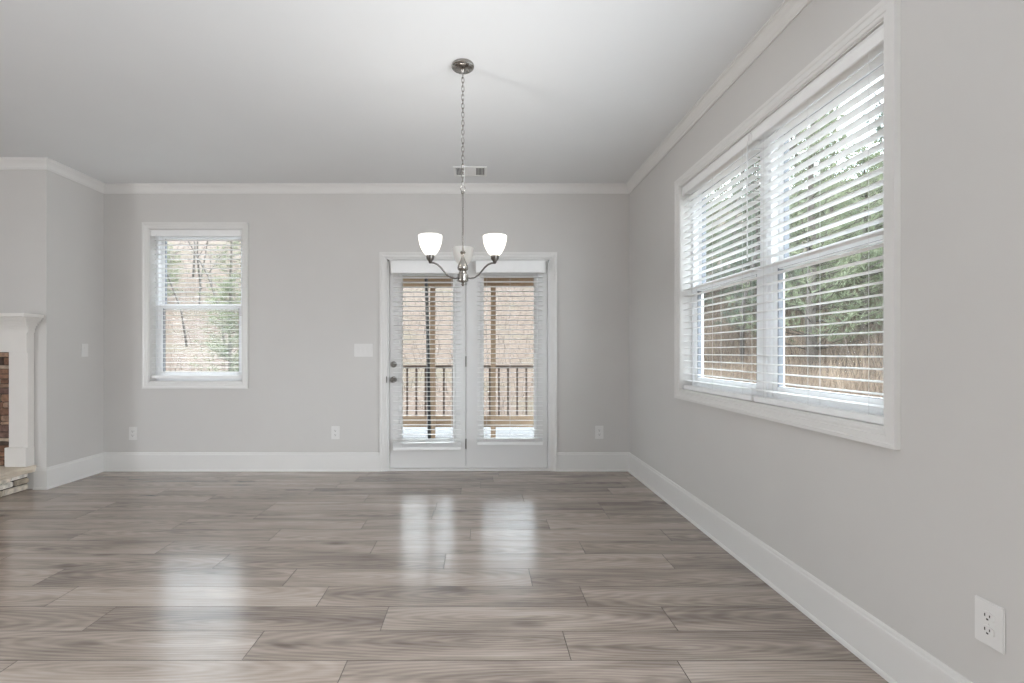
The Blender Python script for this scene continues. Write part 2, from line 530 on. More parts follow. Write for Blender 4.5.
# ---- trim swept along the walls
def sweep(name, pts, profile, m, label, cat, z0=0.0):
    """pts: wall corners (x,y) in order; room lies to the LEFT of the direction of travel. One object per wall run with mitred ends."""
    pts = [Vector((p[0], p[1])) for p in pts]
    dirs = [(pts[i + 1] - pts[i]).normalized() for i in range(len(pts) - 1)]
    nrm = [Vector((-d.y, d.x)) for d in dirs]
    mit = []
    for i in range(len(pts)):
        if i == 0: mit.append(nrm[0])
        elif i == len(pts) - 1: mit.append(nrm[-1])
        else:
            b = (nrm[i - 1] + nrm[i]); b.normalize()
            mit.append(b / max(0.2, b.dot(nrm[i])))
    for i in range(len(pts) - 1):
        mb = MB(); n = len(profile); vs = []
        for e in (i, i + 1):
            for (o, z) in profile:
                q = pts[e] + mit[e] * o
                vs.append((q.x, q.y, z0 + z))
        fs = [[k, (k + 1) % n, n + (k + 1) % n, n + k] for k in range(n)] + [list(range(n))[::-1], list(range(n, 2 * n))]
        mb.add(vs, fs)
        nm, lb = (name[i], label[i])
        if nm:
            structure(mb.build(nm, m, smooth=False), lb, cat)


CROWN = [(0, -0.082), (0.007, -0.082), (0.008, -0.074), (0.012, -0.070), (0.014, -0.058), (0.021, -0.040), (0.031, -0.026),
         (0.038, -0.019), (0.039, -0.011), (0.045, -0.009), (0.046, 0.0), (0, 0.0)]
BASE = [(0, 0.179), (0.004, 0.179), (0.008, 0.173), (0.009, 0.164), (0.013, 0.160), (0.014, 0.154), (0.014, 0.018), (0.017, 0.017), (0.021, 0.011), (0.022, 0.0), (0, 0)]
ring = [(RX, REAR), (RX, D), (LX, D), (LX, CY), (FARL, CY)]
sweep(['trim_1', 'trim_2', 'trim_3', 'trim_4'], ring, CROWN, M['trim'],
      ['white crown moulding along the top of the right wall', 'white crown moulding along the top of the back wall',
       'white crown moulding on the side of the chimney breast', 'white crown moulding on the front of the chimney breast'], 'crown moulding', H)
DC0, DC1 = -0.957, 0.735      # outer edges of the door casing
sweep(['baseboard_right', 'baseboard_back_right'], [(RX, REAR), (RX, D), (DC1, D)], BASE, M['trim'],
      ['white baseboard along the right wall', 'white baseboard between the doors and the right corner'], 'baseboard')
sweep(['baseboard_back_left', 'baseboard_chimney_side', 'baseboard_chimney_front'], [(DC0, D), (LX, D), (LX, CY), (-3.69, CY)], BASE, M['trim'],
      ['white baseboard between the chimney breast and the doors', 'white baseboard on the side of the chimney breast', 'short white baseboard between chimney corner and fireplace'], 'baseboard')

# ------------------------------------------------------------------ windows
CASE = [(0.0, 0.0), (0.0, 0.009), (0.005, 0.012), (0.014, 0.012), (0.017, 0.015), (0.038, 0.016), (0.043, 0.020), (0.057, 0.021), (0.058, 0.0)]


def frame_ring(mb, u0, u1, z0, z1, profile, P, open_bottom=False):
    """mitred casing round a rectangle. profile: (outward offset, height off the wall). P(u, z, d) -> world"""
    n = len(profile)
    cs = [(u0, z0, -1, -1), (u0, z1, -1, 1), (u1, z1, 1, 1), (u1, z0, 1, -1)]
    if open_bottom:
        cs[0] = (u0, z0, -1, 0); cs[3] = (u1, z0, 1, 0)
    vs = []
    for (u, z, su, sz) in cs:
        for (o, d) in profile:
            vs.append(P(u + su * o, z + sz * o, d))
    fs = []
    segs = [(0, 1), (1, 2), (2, 3)] + ([] if open_bottom else [(3, 0)])
    for (a, b) in segs:
        for k in range(n):
            k2 = (k + 1) % n
            fs.append([a * n + k, a * n + k2, b * n + k2, b * n + k])
    if open_bottom:
        fs.append(list(range(n))); fs.append([3 * n + k for k in range(n)][::-1])
    mb.add(vs, fs)


def pbox(mb, P, u0, u1, z0, z1, d0, d1, ch=0.0):
    a, b = P(u0, z0, d0), P(u1, z1, d1)
    mb.box(a[0], b[0], a[1], b[1], a[2], b[2], ch=ch)


def rect_frame(mb, P, u0, u1, z0, z1, wl_, wr, wb, wt, d0, d1, ch=0.003):
    pbox(mb, P, u0, u0 + wl_, z0, z1, d0, d1, ch)
    pbox(mb, P, u1 - wr, u1, z0, z1, d0, d1, ch)
    pbox(mb, P, u0 + wl_, u1 - wr, z0, z0 + wb, d0, d1, ch)
    pbox(mb, P, u0 + wl_, u1 - wr, z1 - wt, z1, d0, d1, ch)


def window(name, u0, u1, units, P, label, WZ0, WZ1):
    """P(u, z, d): d > 0 towards the room, d < 0 outwards"""
    root = empty(name, P((u0 + u1) / 2, WZ0, 0)); structure(root, label, 'window')
    inv = Vector(root.location)

    def fin(mb, nm, m, par=root):
        mb.v = [tuple(Vector(v) - inv) for v in mb.v]
        return mb.build(nm, m, par)
    mb = MB(); frame_ring(mb, u0, u1, WZ0, WZ1, CASE, P); fin(mb, 'window_casing', M['trim'])
    mb = MB()                                                     # jamb liner on the four sides of the recess
    e = 0.006
    pbox(mb, P, u0, u0 + e, WZ0, WZ1, -0.085, 0.004); pbox(mb, P, u1 - e, u1, WZ0, WZ1, -0.085, 0.004)
    pbox(mb, P, u0, u1, WZ0, WZ0 + 0.012, -0.085, 0.004); pbox(mb, P, u0, u1, WZ1 - e, WZ1, -0.085, 0.004)
    fin(mb, 'window_jamb', M['trim'])
    mid = 1.574
    n = len(units)
    for q, (a, b) in enumerate(units):
        mb = MB(); rect_frame(mb, P, a, b, WZ0 + 0.01, WZ1, 0.03, 0.03, 0.035, 0.03, -0.15, -0.078); fin(mb, 'window_frame', M['vinyl'])
        # lower sash sits nearer the room
        mb = MB(); rect_frame(mb, P, a + 0.03, b - 0.03, WZ0 + 0.045, mid + 0.03, 0.042, 0.042, 0.055, 0.045, -0.115, -0.085); lo = fin(mb, 'lower_sash', M['vinyl'])
        mb = MB(); rect_frame(mb, P, a + 0.068, b - 0.068, WZ0 + 0.096, mid - 0.011, 0.008, 0.008, 0.003, 0.002, -0.112, -0.0865, 0.0); fin(mb, 'gasket', M['gasket'], lo)
        mb = MB(); pbox(mb, P, a + 0.07, b - 0.07, WZ0 + 0.098, mid - 0.013, -0.104, -0.098); fin(mb, 'pane', M['glass'], lo)
        mb = MB(); rect_frame(mb, P, a + 0.03, b - 0.03, mid - 0.02, WZ1 - 0.03, 0.04, 0.04, 0.045, 0.042, -0.147, -0.117); up = fin(mb, 'upper_sash', M['vinyl'])
        mb = MB(); rect_frame(mb, P, a + 0.066, b - 0.066, mid + 0.021, WZ1 - 0.068, 0.005, 0.005, 0.003, 0.003, -0.144, -0.1185, 0.0); fin(mb, 'gasket', M['gasket'], up)
        mb = MB(); pbox(mb, P, a + 0.068, b - 0.068, mid + 0.023, WZ1 - 0.07, -0.135, -0.129); fin(mb, 'pane', M['glass'], up)
    if n > 1:
        mb = MB(); c = (units[0][1] + units[1][0]) / 2; w = units[1][0] - units[0][1]
        pbox(mb, P, c - w / 2 - 0.004, c + w / 2 + 0.004, WZ0 + 0.012, WZ1, -0.15, -0.07, 0.003); fin(mb, 'mullion', M['vinyl'])
    return root


PB = lambda u, z, d: (u, D - d, z)
PR = lambda u, z, d: (RX - d, u, z)
window('window_1', BW[0], BW[1], [(BW[0] + 0.006, BW[1] - 0.006)], PB, 'white single window in the back wall', WZ0, WZ1)
window('window_2', RW[0], RW[1], [(RW[0] + 0.006, 2.486), (2.526, RW[1] - 0.006)], PR, 'wide white double window in the right wall', VZ0, VZ1)

# ------------------------------------------------------------------ patio doors
root = empty('trim_5', (0, D, 0)); structure(root, 'white casing, jamb and threshold round the patio doors', 'door frame')
mb = MB()
P0 = lambda u, z, d: (u, -d, z)
frame_ring(mb, DO[0], DO[1], 0.0, DZ, [(o * 1.21 - 0.002, d) for (o, d) in CASE], P0, open_bottom=True)
mb.build('door_casing', M['trim'], root)
mb = MB()
mb.box(DO[0], DO[0] + 0.022, -0.004, WT, 0, DZ); mb.box(DO[1] - 0.022, DO[1], -0.004, WT, 0, DZ); mb.box(DO[0], DO[1], -0.004, WT, DZ - 0.02, DZ)
mb.box(DO[0] + 0.022, DO[0] + 0.034, 0.066, WT, 0, DZ); mb.box(DO[1] - 0.034, DO[1] - 0.022, 0.066, WT, 0, DZ)
mb.build('jamb', M['door'], root)
mb = MB(); mb.box(DO[0], DO[1], -0.012, WT + 0.03, 0.0, 0.022, ch=0.004)
mb.build('threshold', M['trim'], root)
mb = MB(); mb.box(DO[0] - 0.0035, DO[0] + 0.002, -0.016, -0.004, 0.845, 0.905)
mb.build('strike_plate', M['plateslot'], root)

LEAVES = [(-0.866, -0.139, (-0.749, -0.262)), (-0.131, 0.644, (0.036, 0.522))]
for i, (a, b, (g0, g1)) in enumerate(LEAVES):
    dr = empty('door_%d' % (i + 1), ((a + b) / 2, D + 0.016, 0.026))
    structure(dr, ['white glazed patio door leaf with knob and deadbolt', 'white fixed glazed patio door leaf beside the right casing'][i], 'door')
    z0, z1 = 0.0, 1.974
    cx = (a + b) / 2
    gz0, gz1 = 0.268, 1.842
    mb = MB()
    la, lb, ga, gb = a - cx, b - cx, g0 - cx, g1 - cx
    mb.box(la, ga, 0, 0.044, z0, z1); mb.box(gb, lb, 0, 0.044, z0, z1)
    mb.box(ga, gb, 0, 0.044, z0, gz0); mb.box(ga, gb, 0, 0.044, gz1, z1)
    mb.build('leaf', M['door'], dr)
    mb = MB()
    Pd = lambda u, z, d: (u, -d, z)
    frame_ring(mb, ga, gb, gz0, gz1, [(0.0, -0.02), (0.0, 0.004), (0.008, 0.010), (0.024, 0.012), (0.030, 0.004), (0.032, -0.02)], Pd)
    mb.build('glass_bead', M['door'], dr)
    mb = MB(); mb.box(ga, gb, 0.019, 0.025, gz0, gz1); mb.build('pane', M['glass'], dr)
    if i == 0:
        kx = -0.828 - cx
        mb = MB()
        My = Matrix.Rotation(R(90), 4, 'X')         # z axis of the lathe -> -y (into the room)
        mb.lathe([(0.031, 0), (0.031, 0.004), (0.027, 0.009), (0.012, 0.012), (0.011, 0.026), (0.020, 0.034), (0.0265, 0.046), (0.0265, 0.056), (0.019, 0.064), (0.001, 0.066)], (kx, 0, 0.846), 24, True, My)
        mb.build('door_knob', M['hardware'], dr, True)
        mb = MB()
        mb.lathe([(0.030, 0), (0.030, 0.008), (0.026, 0.013), (0.020, 0.014), (0.001, 0.014)], (kx, 0, 0.992), 24, True, My)
        mb.box(kx - 0.005, kx + 0.005, -0.030, -0.012, 0.975, 1.009, ch=0.002)
        mb.build('deadbolt', M['hardware'], dr, True)
        for hz in (1.02, 0.23, 1.80):
            mb = MB(); mb.tube([(lb + 0.004, -0.006, hz - 0.05), (lb + 0.004, -0.006, hz + 0.05)], 0.0065, 10)
            mb.build('hinge', M['hardware'], dr, True)
mb = MB(); mb.box(-0.138, -0.132, D + 0.03, D + 0.075, 0.026, 2.0)
structure(mb.build('trim_6', M['door']), 'narrow white mullion strip between the two door leaves', 'door frame')


# ------------------------------------------------------------------ blinds
def blind(name, loc, rz, W, ztop, zbot, label, group=None, valance=(0.075, 0.012), stacked=0, vproj=0.040, ladders=3, wand=None, tilt=2.0, roll=0.0, clip=True):
    """local: x along the blind, -y towards the room, z up from the bottom of the rail"""
    Ht = ztop - zbot
    r = empty(name, loc, rz, label, 'window blind', group)
    vh, vt = valance
    rot = Matrix.Rotation(R(tilt), 3, 'X')
    # head rail + valance
    mb = MB(); mb.box(-W / 2, W / 2, -0.026, 0.026, Ht - 0.045, Ht - 0.003, ch=0.002)
    mb.build('headrail', M['slat'], r)
    mb = MB()
    V0 = W / 2 + 0.012 if vproj > 0.045 else W / 2 + 0.004
    mb.box(-V0, V0, -vproj - vt, -vproj, Ht - vh, Ht, ch=0.003)
    mb.box(-V0, V0, -vproj - vt - 0.003, -vproj, Ht - 0.012, Ht - 0.002, ch=0.002)
    if vproj > 0.045:
        mb.box(-V0, -V0 + 0.010, -vproj, 0.022, Ht - vh, Ht); mb.box(V0 - 0.010, V0, -vproj, 0.022, Ht - vh, Ht)
    mb.build('valance', M['slat'], r)
    # bottom rail
    rail_h = 0.028
    mb = MB()
    q = Matrix.Rotation(R(roll), 3, 'Y')
    mb.box(-W / 2, W / 2, -0.026, 0.026, 0, rail_h, ch=0.004, rot=q, piv=(0, 0, rail_h / 2))
    for k in range(stacked):
        z = rail_h + 0.003 + k * 0.0065
        mb.box(-W / 2, W / 2, -0.025, 0.025, z, z + 0.0035, rot=q, piv=(0, 0, rail_h / 2))
    mb.build('bottom_rail', M['slat'], r)
    zs0 = rail_h + 0.004 + stacked * 0.0065 + 0.030
    zs1 = Ht - vh + 0.012
    n = max(2, int(round((zs1 - zs0) / 0.0455)))
    mb = MB()
    for k in range(n + 1):
        z = zs0 + (zs1 - zs0) * k / n
        w2 = W / 2 - 0.003
        jit = Matrix.Rotation(R(rnd.gauss(tilt, 0.6)), 3, 'X')
        # gently crowned slat, 3 mm thick
        sec = [(-0.025, 0.0), (-0.0125, 0.0016), (0, 0.0022), (0.0125, 0.0016), (0.025, 0.0)]
        poly = [(y, zz) for (y, zz) in sec] + [(y, zz - 0.0028) for (y, zz) in reversed(sec)]
        vs = []
        for x in (-w2, w2):
            for (y, zz) in poly:
                p = jit @ Vector((x, y, zz)); vs.append((p.x, p.y, p.z + z))
        m_ = len(poly)
        fs = [[a, (a + 1) % m_, m_ + (a + 1) % m_, m_ + a] for a in range(m_)] + [list(range(m_))[::-1], list(range(m_, 2 * m_))]
        mb.add(vs, fs)
    mb.build('slat_panel', M['slat'], r)
    # ladder cords
    for k in range(ladders):
        x = -W / 2 + 0.09 + (W - 0.18) * k / (ladders - 1)
        mb = MB()
        for y in (-0.0265, 0.0265):
            mb.tube([(x, y, rail_h), (x, y, Ht - 0.04)], 0.0007, 5)
        for j in range(n + 1):
            z = zs0 + (zs1 - zs0) * j / n - 0.003
            mb.tube([(x, -0.0265, z), (x, 0.0265, z)], 0.0005, 4)
        mb.build('ladder_cord', M['cord'], r)
    if wand:
        wx, wl_ = wand
        mb = MB(); mb.tube([(wx, -0.034, Ht - vh + 0.02), (wx, -0.036, Ht - vh - 0.01), (wx, -0.036, Ht - vh - wl_)], [0.002, 0.0035, 0.0035], 8)
        mb.build('tilt_wand', M['cord'], r, True)
    if clip:
        mb = MB(); xx = V0 - 0.014
        mb.box(xx - 0.003, xx + 0.003, -vproj - vt - 0.004, -vproj + 0.01, Ht - vh * 0.75, Ht - 0.012, ch=0.001)
        mb.build('valance_clip', M['cord'], r)
    return r


VAL = (0.060, 0.012)
blind('window_blind', ((BW[0] + BW[1]) / 2, D + 0.040, 0.884), 0, 0.872, WZ1 - 0.007, 0.884, 'white slatted blind in the single window of the back wall', valance=VAL, wand=(-0.38, 0.55), vproj=0.022, tilt=0.0)
blind('window_blind', (RX + 0.040, 2.088, VZ0 + 0.014), R(-90), 0.834, VZ1 - 0.007, VZ0 + 0.014, 'large white blind nearest the viewer in the double window', valance=VAL, vproj=0.022, ladders=3, tilt=1.0)
blind('window_blind', (RX + 0.040, 2.945, VZ0 + 0.014), R(-90), 0.850, VZ1 - 0.007, VZ0 + 0.014, 'farther white blind of the double window, towards the back corner', valance=VAL, vproj=0.022, ladders=3, wand=(0.400, 0.62), tilt=1.0)
blind('window_blind', (-0.500, D - 0.050, 0.214), 0, 0.640, 1.986, 0.214, 'white blind hung on the door leaf with the knob', valance=(0.113, 0.012), stacked=6, vproj=0.050, tilt=-4.0, roll=-0.7, clip=False)
blind('window_blind', (0.284, D - 0.050, 0.262), 0, 0.620, 1.986, 0.262, 'white blind hung on the fixed door leaf without a knob', valance=(0.107, 0.012), stacked=5, vproj=0.050, tilt=-4.0, clip=False)

# ------------------------------------------------------------------ chandelier
CH = Vector((-0.0955, 2.64, 0.0))
ch = empty('chandelier', (CH.x, CH.y, H), 0, 'brushed nickel three-arm chandelier with white glass shades hanging by a chain', 'chandelier')


def zc(z): return 1.137 + (z - 1.137) * 0.989 - H


mb = MB()
mb.lathe([(0.061, 0.0), (0.063, -0.004), (0.062, -0.014), (0.058, -0.018), (0.052, -0.018), (0.046, -0.023), (0.022, -0.026), (0.012, -0.031), (0.007, -0.044)], seg=32)
for a in (0.5, 3.64):
    mb.lathe([(0.006, -0.031), (0.006, -0.020), (0.0, -0.037)][:2], (0.034 * math.cos(a), 0.034 * math.sin(a), 0), 10)
mb.build('canopy', M['nickel'], ch, True)
ROD_TOP = 2.045
ZL = zc(ROD_TOP)
# chain of oval links
mb = MB()
n_l = 26
zs, ze = -0.048, ZL + 0.024
step = (zs - ze) / n_l
for k in range(n_l):
    zc0 = zs - step * (k + 0.5)
    hl = step * 0.5 + 0.0055; wl2 = 0.0075
    pts = []
    ang = (0.25 if k % 2 else 1.75) + rnd.uniform(-0.25, 0.25)
    for s in range(14):
        t = 2 * math.pi * s / 14
        c_, s_ = math.cos(t), math.sin(t)
        x = wl2 * c_; z = hl * (abs(s_) ** 0.8) * (1 if s_ >= 0 else -1)
        pts.append((x * math.cos(ang), x * math.sin(ang), zc0 + z))
    mb.tube(pts, 0.0017, 6, closed=True)
mb.build('chain', M['nickel'], ch, True)
mb = MB()      # supply cord threaded through the links
pts = []
for k in range(27):
    t = k / 26
    pts.append((0.0085 * math.sin(t * 9) + (0.012 if 2 <= k <= 4 else 0), 0.004 * math.cos(t * 11), zs + (ze - zs) * t))
mb.tube(pts, 0.0013, 6)
mb.build('supply_cord', M['cord'], ch, True)
mb = MB()
loop = [(0.013 * math.cos(2 * math.pi * s / 16), 0, ZL + 0.010 + 0.016 * math.sin(2 * math.pi * s / 16)) for s in range(16)]
mb.tube(loop, 0.0025, 8, closed=True)
mb.build('hanging_loop', M['nickel'], ch, True)
mb = MB()
mb.lathe([(0.010, ZL - 0.006), (0.010, ZL - 0.016), (0.0052, ZL - 0.020), (0.0052, zc(1.690))], seg=16)
mb.build('rod', M['nickel'], ch, True)
BZ = 1.137
mb = MB()      # turned body
prof = [(0.006, 1.706), (0.012, 1.703), (0.015, 1.696), (0.012, 1.690), (0.007, 1.686), (0.007, 1.676), (0.010, 1.662), (0.016, 1.647), (0.024, 1.631), (0.029, 1.619),
        (0.031, 1.609), (0.028, 1.599), (0.017, 1.590), (0.022, 1.586), (0.022, 1.580), (0.019, 1.577)]
prof = [(r, zc(z)) for (r, z) in prof]
mb.lathe(prof, seg=28)
mb.build('body', M['nickel'], ch, True)
mb = MB()
prof = [(0.020, 1.579), (0.030, 1.574), (0.032, 1.566), (0.030, 1.553), (0.032, 1.543), (0.031, 1.536), (0.022, 1.531), (0.010, 1.528), (0.006, 1.524), (0.009, 1.517), (0.006, 1.510), (0.001, 1.506)]
mb.lathe([(r, zc(z)) for (r, z) in prof], seg=28)
mb.build('hub', M['nickel'], ch, True)
RA = 0.199
for k, az in enumerate((R(-28.5), R(211.5), R(91.5))):
    lit = k < 2
    ca, sa = math.cos(az), math.sin(az)
    ctrl = [(0.026, 1.551), (0.050, 1.547), (0.075, 1.550), (0.098, 1.562), (0.118, 1.580), (0.137, 1.600), (0.157, 1.614), (0.178, 1.620), (0.194, 1.620), (0.200, 1.623)]
    mb = MB(); mb.tube([(ca * r, sa * r, zc(z)) for (r, z) in ctrl], 0.0048, 10)
    am = mb.build('arm', M['nickelreflect'], ch, True)
    c = (ca * RA, sa * RA, 0)
    mb = MB()
    mb.lathe([(0.004, zc(1.6145)), (0.008, zc(1.619)), (0.011, zc(1.628)), (0.021, zc(1.640)), (0.0225, zc(1.657)), (0.020, zc(1.660)), (0.001, zc(1.660))], c, 24)
    mb.build('socket_cup', M['nickelreflect'], am, True)
    outer = [(0.021, 1.659), (0.026, 1.663), (0.036, 1.674), (0.045, 1.688), (0.052, 1.704), (0.058, 1.722), (0.0615, 1.739), (0.0635, 1.754), (0.0643, 1.763)]
    inner = [(r - 0.003, z + (0.002 if i == 0 else 0)) for i, (r, z) in enumerate(outer)]
    prof = [(0.001, 1.659)] + outer + [(0.063, 1.7645)] + inner[::-1] + [(0.001, 1.662)]
    mb = MB(); mb.lathe([(r, zc(z)) for (r, z) in prof], c, 32, close=False)
    sh = mb.build('lamp_shade', M['shade_lit'] if lit else M['shade_off'], ch, True)
    tag(sh, 'lit white glass shade' if lit else 'unlit frosted glass shade behind the stem')
    bp_ = [(0.012, 1.662), (0.013, 1.678), (0.020, 1.694), (0.025, 1.710), (0.024, 1.724), (0.015, 1.734), (0.001, 1.738)]
    mb = MB(); mb.lathe([(r * 0.8, zc(z)) for (r, z) in bp_], c, 20)
    mb.build('bulb', M['bulb_on'] if lit else M['bulb_off'], sh, True)
    if lit:
        l = bpy.data.lights.new('bulb_light', 'POINT'); l.energy = 6.2; l.shadow_soft_size = 0.018; l.color = (1.0, 0.98, 0.955)
        lo = bpy.data.objects.new('bulb_light', l); lo.location = (CH.x + c[0], CH.y + c[1], 1.742); COL.objects.link(lo)

# ------------------------------------------------------------------ ceiling register
vx0, vx1, vy0, vy1 = -0.232, 0.062, 4.075, 4.292
vr = empty('ceiling_vent', ((vx0 + vx1) / 2, (vy0 + vy1) / 2, H), 0, 'small white louvred air vent in the ceiling near the back wall', 'air vent')
w2, d2 = (vx1 - vx0) / 2, (vy1 - vy0) / 2
mb = MB()
mb.box(-w2, -w2 + 0.022, -d2, d2, -0.010, 0, ch=0.003); mb.box(w2 - 0.022, w2, -d2, d2, -0.010, 0, ch=0.003)
mb.box(-w2 + 0.022, w2 - 0.022, -d2, -d2 + 0.022, -0.010, 0, ch=0.003); mb.box(-w2 + 0.022, w2 - 0.022, d2 - 0.022, d2, -0.010, 0, ch=0.003)
mb.build('frame', M['vent'], vr)
mb = MB(); mb.box(-w2 + 0.02, w2 - 0.02, -d2 + 0.02, d2 - 0.02, -0.0025, -0.0005); mb.build('backing', M['ventdark'], vr)
for (a, b, sgn) in ((-w2 + 0.022, -w2 + 0.092, 1), (-w2 + 0.095, w2 - 0.095, 0), (w2 - 0.092, w2 - 0.022, -1)):
    mb = MB()
    if sgn == 0:
        k = -d2 + 0.026
        while k < d2 - 0.03:
            mb.box(a, b, k, k + 0.0145, -0.006, -0.0045, rot=Matrix.Rotation(R(-12), 3, 'X')); k += 0.0125
    else:
        k = a + 0.004
        while k < b - 0.004:
            mb.box(k, k + 0.003, -d2 + 0.022, d2 - 0.022, -0.0085, -0.003, rot=Matrix.Rotation(R(22 * sgn), 3, 'Y')); k += 0.012
    mb.build('louvre_panel', M['vent'], vr)


# ------------------------------------------------------------------ outlets and switches
def outlet(loc, rz, label, w=0.079, h=0.125):
    o = empty('wall_outlet', loc, rz, label, 'outlet')
    mb = MB(); mb.box(-w / 2, w / 2, -0.0065, 0, -h / 2, h / 2, ch=0.003); mb.build('cover_plate', M['plate'], o)
    for s in (-1, 1):
        mb = MB()
        vs = []
        N = 20
        for yy in (-0.0100, -0.006):
            for k in range(N):
                a = 2 * math.pi * k / N
                vs.append((0.017 * max(-0.86, min(0.86, math.cos(a))) / 0.9, yy, s * 0.0195 + 0.0145 * math.sin(a)))
        mb.add(vs, [[k, (k + 1) % N, N + (k + 1) % N, N + k] for k in range(N)] + [list(range(N))])
        so = mb.build('socket', M['plate'], o)
        mb = MB()
        mb.box(-0.0080, -0.0050, -0.0104, -0.0096, s * 0.0195 - 0.001, s * 0.0195 + 0.0075)
        mb.box(0.0048, 0.0075, -0.0104, -0.0096, s * 0.0195 + 0.000, s * 0.0195 + 0.0070)
        mb.box(-0.0030, 0.0030, -0.0104, -0.0096, s * 0.0195 - 0.0095, s * 0.0195 - 0.0045, ch=0.0003)
        mb.build('slot', M['plateslot'], so)
    mb = MB(); mb.lathe([(0.0032, 0), (0.0032, 0.0015), (0.001, 0.002)], (0, -0.0062, 0), 12, True, Matrix.Rotation(R(90), 4, 'X')); mb.build('screw', M['plate'], o)
    return o


def px(x): return (x - 480) / 104.6


def pz(y): return 1.137 + (352 - y) / 104.6


outlet((px(133.3), D, pz(433.3)), 0, 'white outlet on the back wall below the window')
outlet((px(335.6), D, pz(432.6)), 0, 'white outlet on the back wall just left of the patio doors')
outlet((px(599.2), D, pz(432.2)), 0, 'white outlet on the back wall between doors and corner')
outlet((RX, 1.328, 0.377), R(-90), 'white outlet low on the right wall, the one nearest the viewer', w=0.079, h=0.126)


def switch_plate(loc, rz, w, h, ng, label):
    o = empty('light_switch', loc, rz, label, 'light switch')
    mb = MB(); mb.box(-w / 2, w / 2, -0.0065, 0, -h / 2, h / 2, ch=0.003); mb.build('cover_plate', M['plate'], o)
    for k in range(ng):
        x = (k - (ng - 1) / 2) * 0.046
        mb = MB(); mb.box(x - 0.0165, x + 0.0165, -0.0095, -0.005, -0.033, 0.033, ch=0.002, rot=Matrix.Rotation(R(4), 3, 'X'))
        mb.build('rocker', M['plate'], o)


switch_plate((px(363.6), D, pz(350.2)), 0, 0.178, 0.124, 3, 'wide white three-gang switch plate left of the patio doors')
switch_plate((LX, 4.317, 1.137 + 1.8 * 4.317 / 475), R(90), 0.074, 0.118, 1, 'small white switch plate on the side of the chimney breast')

# ------------------------------------------------------------------ fireplace (mostly outside the frame on the left)
MX1 = -3.697          # right side of the surround
MW = 1.62             # overall width
fm = empty('fireplace_mantel', (MX1 - MW / 2, CY, 0.2), 0, 'white painted wooden fireplace mantel with a moulded shelf', 'mantel')
h2 = MW / 2
zz = lambda z: z - 0.2
mb = MB(); mb.box(-h2 - 0.086, h2 + 0.086, -0.183, 0, zz(1.418), zz(1.446), ch=0.004); mb.build('shelf', M['mantel'], fm)
mb = MB()
for (o_, p_, a, b) in ((0.070, 0.150, 1.400, 1.418), (0.060, 0.136, 1.388, 1.400), (0.046, 0.118, 1.372, 1.388), (0.030, 0.098, 1.352, 1.372), (0.018, 0.080, 1.330, 1.352), (0.010, 0.068, 1.297, 1.330)):
    mb.box(-h2 - o_, h2 + o_, -p_, 0, zz(a), zz(b), ch=0.004)
mb.build('bed_moulding', M['mantel'], fm)
mb = MB(); mb.box(-h2, h2, -0.067, 0, zz(1.137), zz(1.298), ch=0.002); mb.build('frieze', M['mantel'], fm)
for s in (1, -1):
    a, b = sorted((s * h2, s * (h2 - 0.158)))
    mb = MB(); mb.box(a, b, -0.055, 0, zz(0.355), zz(1.1365), ch=0.002); mb.build('pilaster', M['mantel'], fm)
    a, b = sorted((s * (h2 + 0.004), s * (h2 - 0.170)))
    mb = MB(); mb.box(a, b, -0.080, 0, zz(0.201), zz(0.357), ch=0.003); mb.build('plinth', M['mantel'], fm)


def stones(mb, P, u0, u1, z0, z1, d, tones, hmin=0.025, hmax=0.06, lmin=0.08, lmax=0.3, hole=None, gap=0.003):
    z = z0
    while z < z1 - 0.004:
        hh = min(rnd.uniform(hmin, hmax), z1 - z)
        if z1 - z - hh < hmin * 0.6: hh = z1 - z
        u = u0
        while u < u1 - 0.004:
            ll = min(rnd.uniform(lmin, lmax), u1 - u)
            if u1 - u - ll < lmin * 0.5: ll = u1 - u
            t = rnd.choice(tones); j = rnd.uniform(0.8, 1.2)
            mb.t = tuple(c * j for c in t)
            dd = d + rnd.uniform(-0.012, 0.012)
            if not (hole and hole[0] < u + ll / 2 < hole[1] and z + hh / 2 < hole[2]):
                a, b = P(u + gap, z + gap, 0.0), P(u + ll - gap, z + hh - gap, dd)
                mb.box(a[0], b[0], a[1], b[1], a[2], b[2], ch=0.006,
                       rot=Matrix.Rotation(R(rnd.uniform(-1.6, 1.6)), 3, 'Y') @ Matrix.Rotation(R(rnd.uniform(-1.5, 1.5)), 3, 'Z'))
            u += ll
        z += hh


sf = empty('stone_surround', (MX1 - MW / 2, CY - 0.009, 0.2), 0, 'brown stacked ledgestone facing inside the white mantel', 'fireplace')
mb = MB()
Ps = lambda u, z, d: (u, -d, z)
stones(mb, Ps, -h2 + 0.16, h2 - 0.16, 0.0, 0.935, 0.035, [(0.24, 0.13, 0.085), (0.36, 0.23, 0.16), (0.10, 0.07, 0.055), (0.46, 0.36, 0.28), (0.30, 0.17, 0.11), (0.17, 0.10, 0.08)], 0.028, 0.070, 0.08, 0.22, hole=(-0.45, 0.45, 0.62))
mb.t = (0.06, 0.045, 0.036)
for (a, b, c, d) in ((-h2 + 0.16, -0.45, 0.0, 0.935), (0.45, h2 - 0.16, 0.0, 0.935), (-0.45, 0.45, 0.62, 0.935)):
    mb.box(a, b, -0.012, 0.0, c, d)
mb.build('stone_facing', M['stone'], sf)
mb = MB(); mb.box(-0.45, 0.45, -0.006, 0.0, 0.0, 0.64); mb.box(-0.47, 0.47, -0.030, -0.004, 0.62, 0.65)
mb.build('firebox', M['soot'], sf)

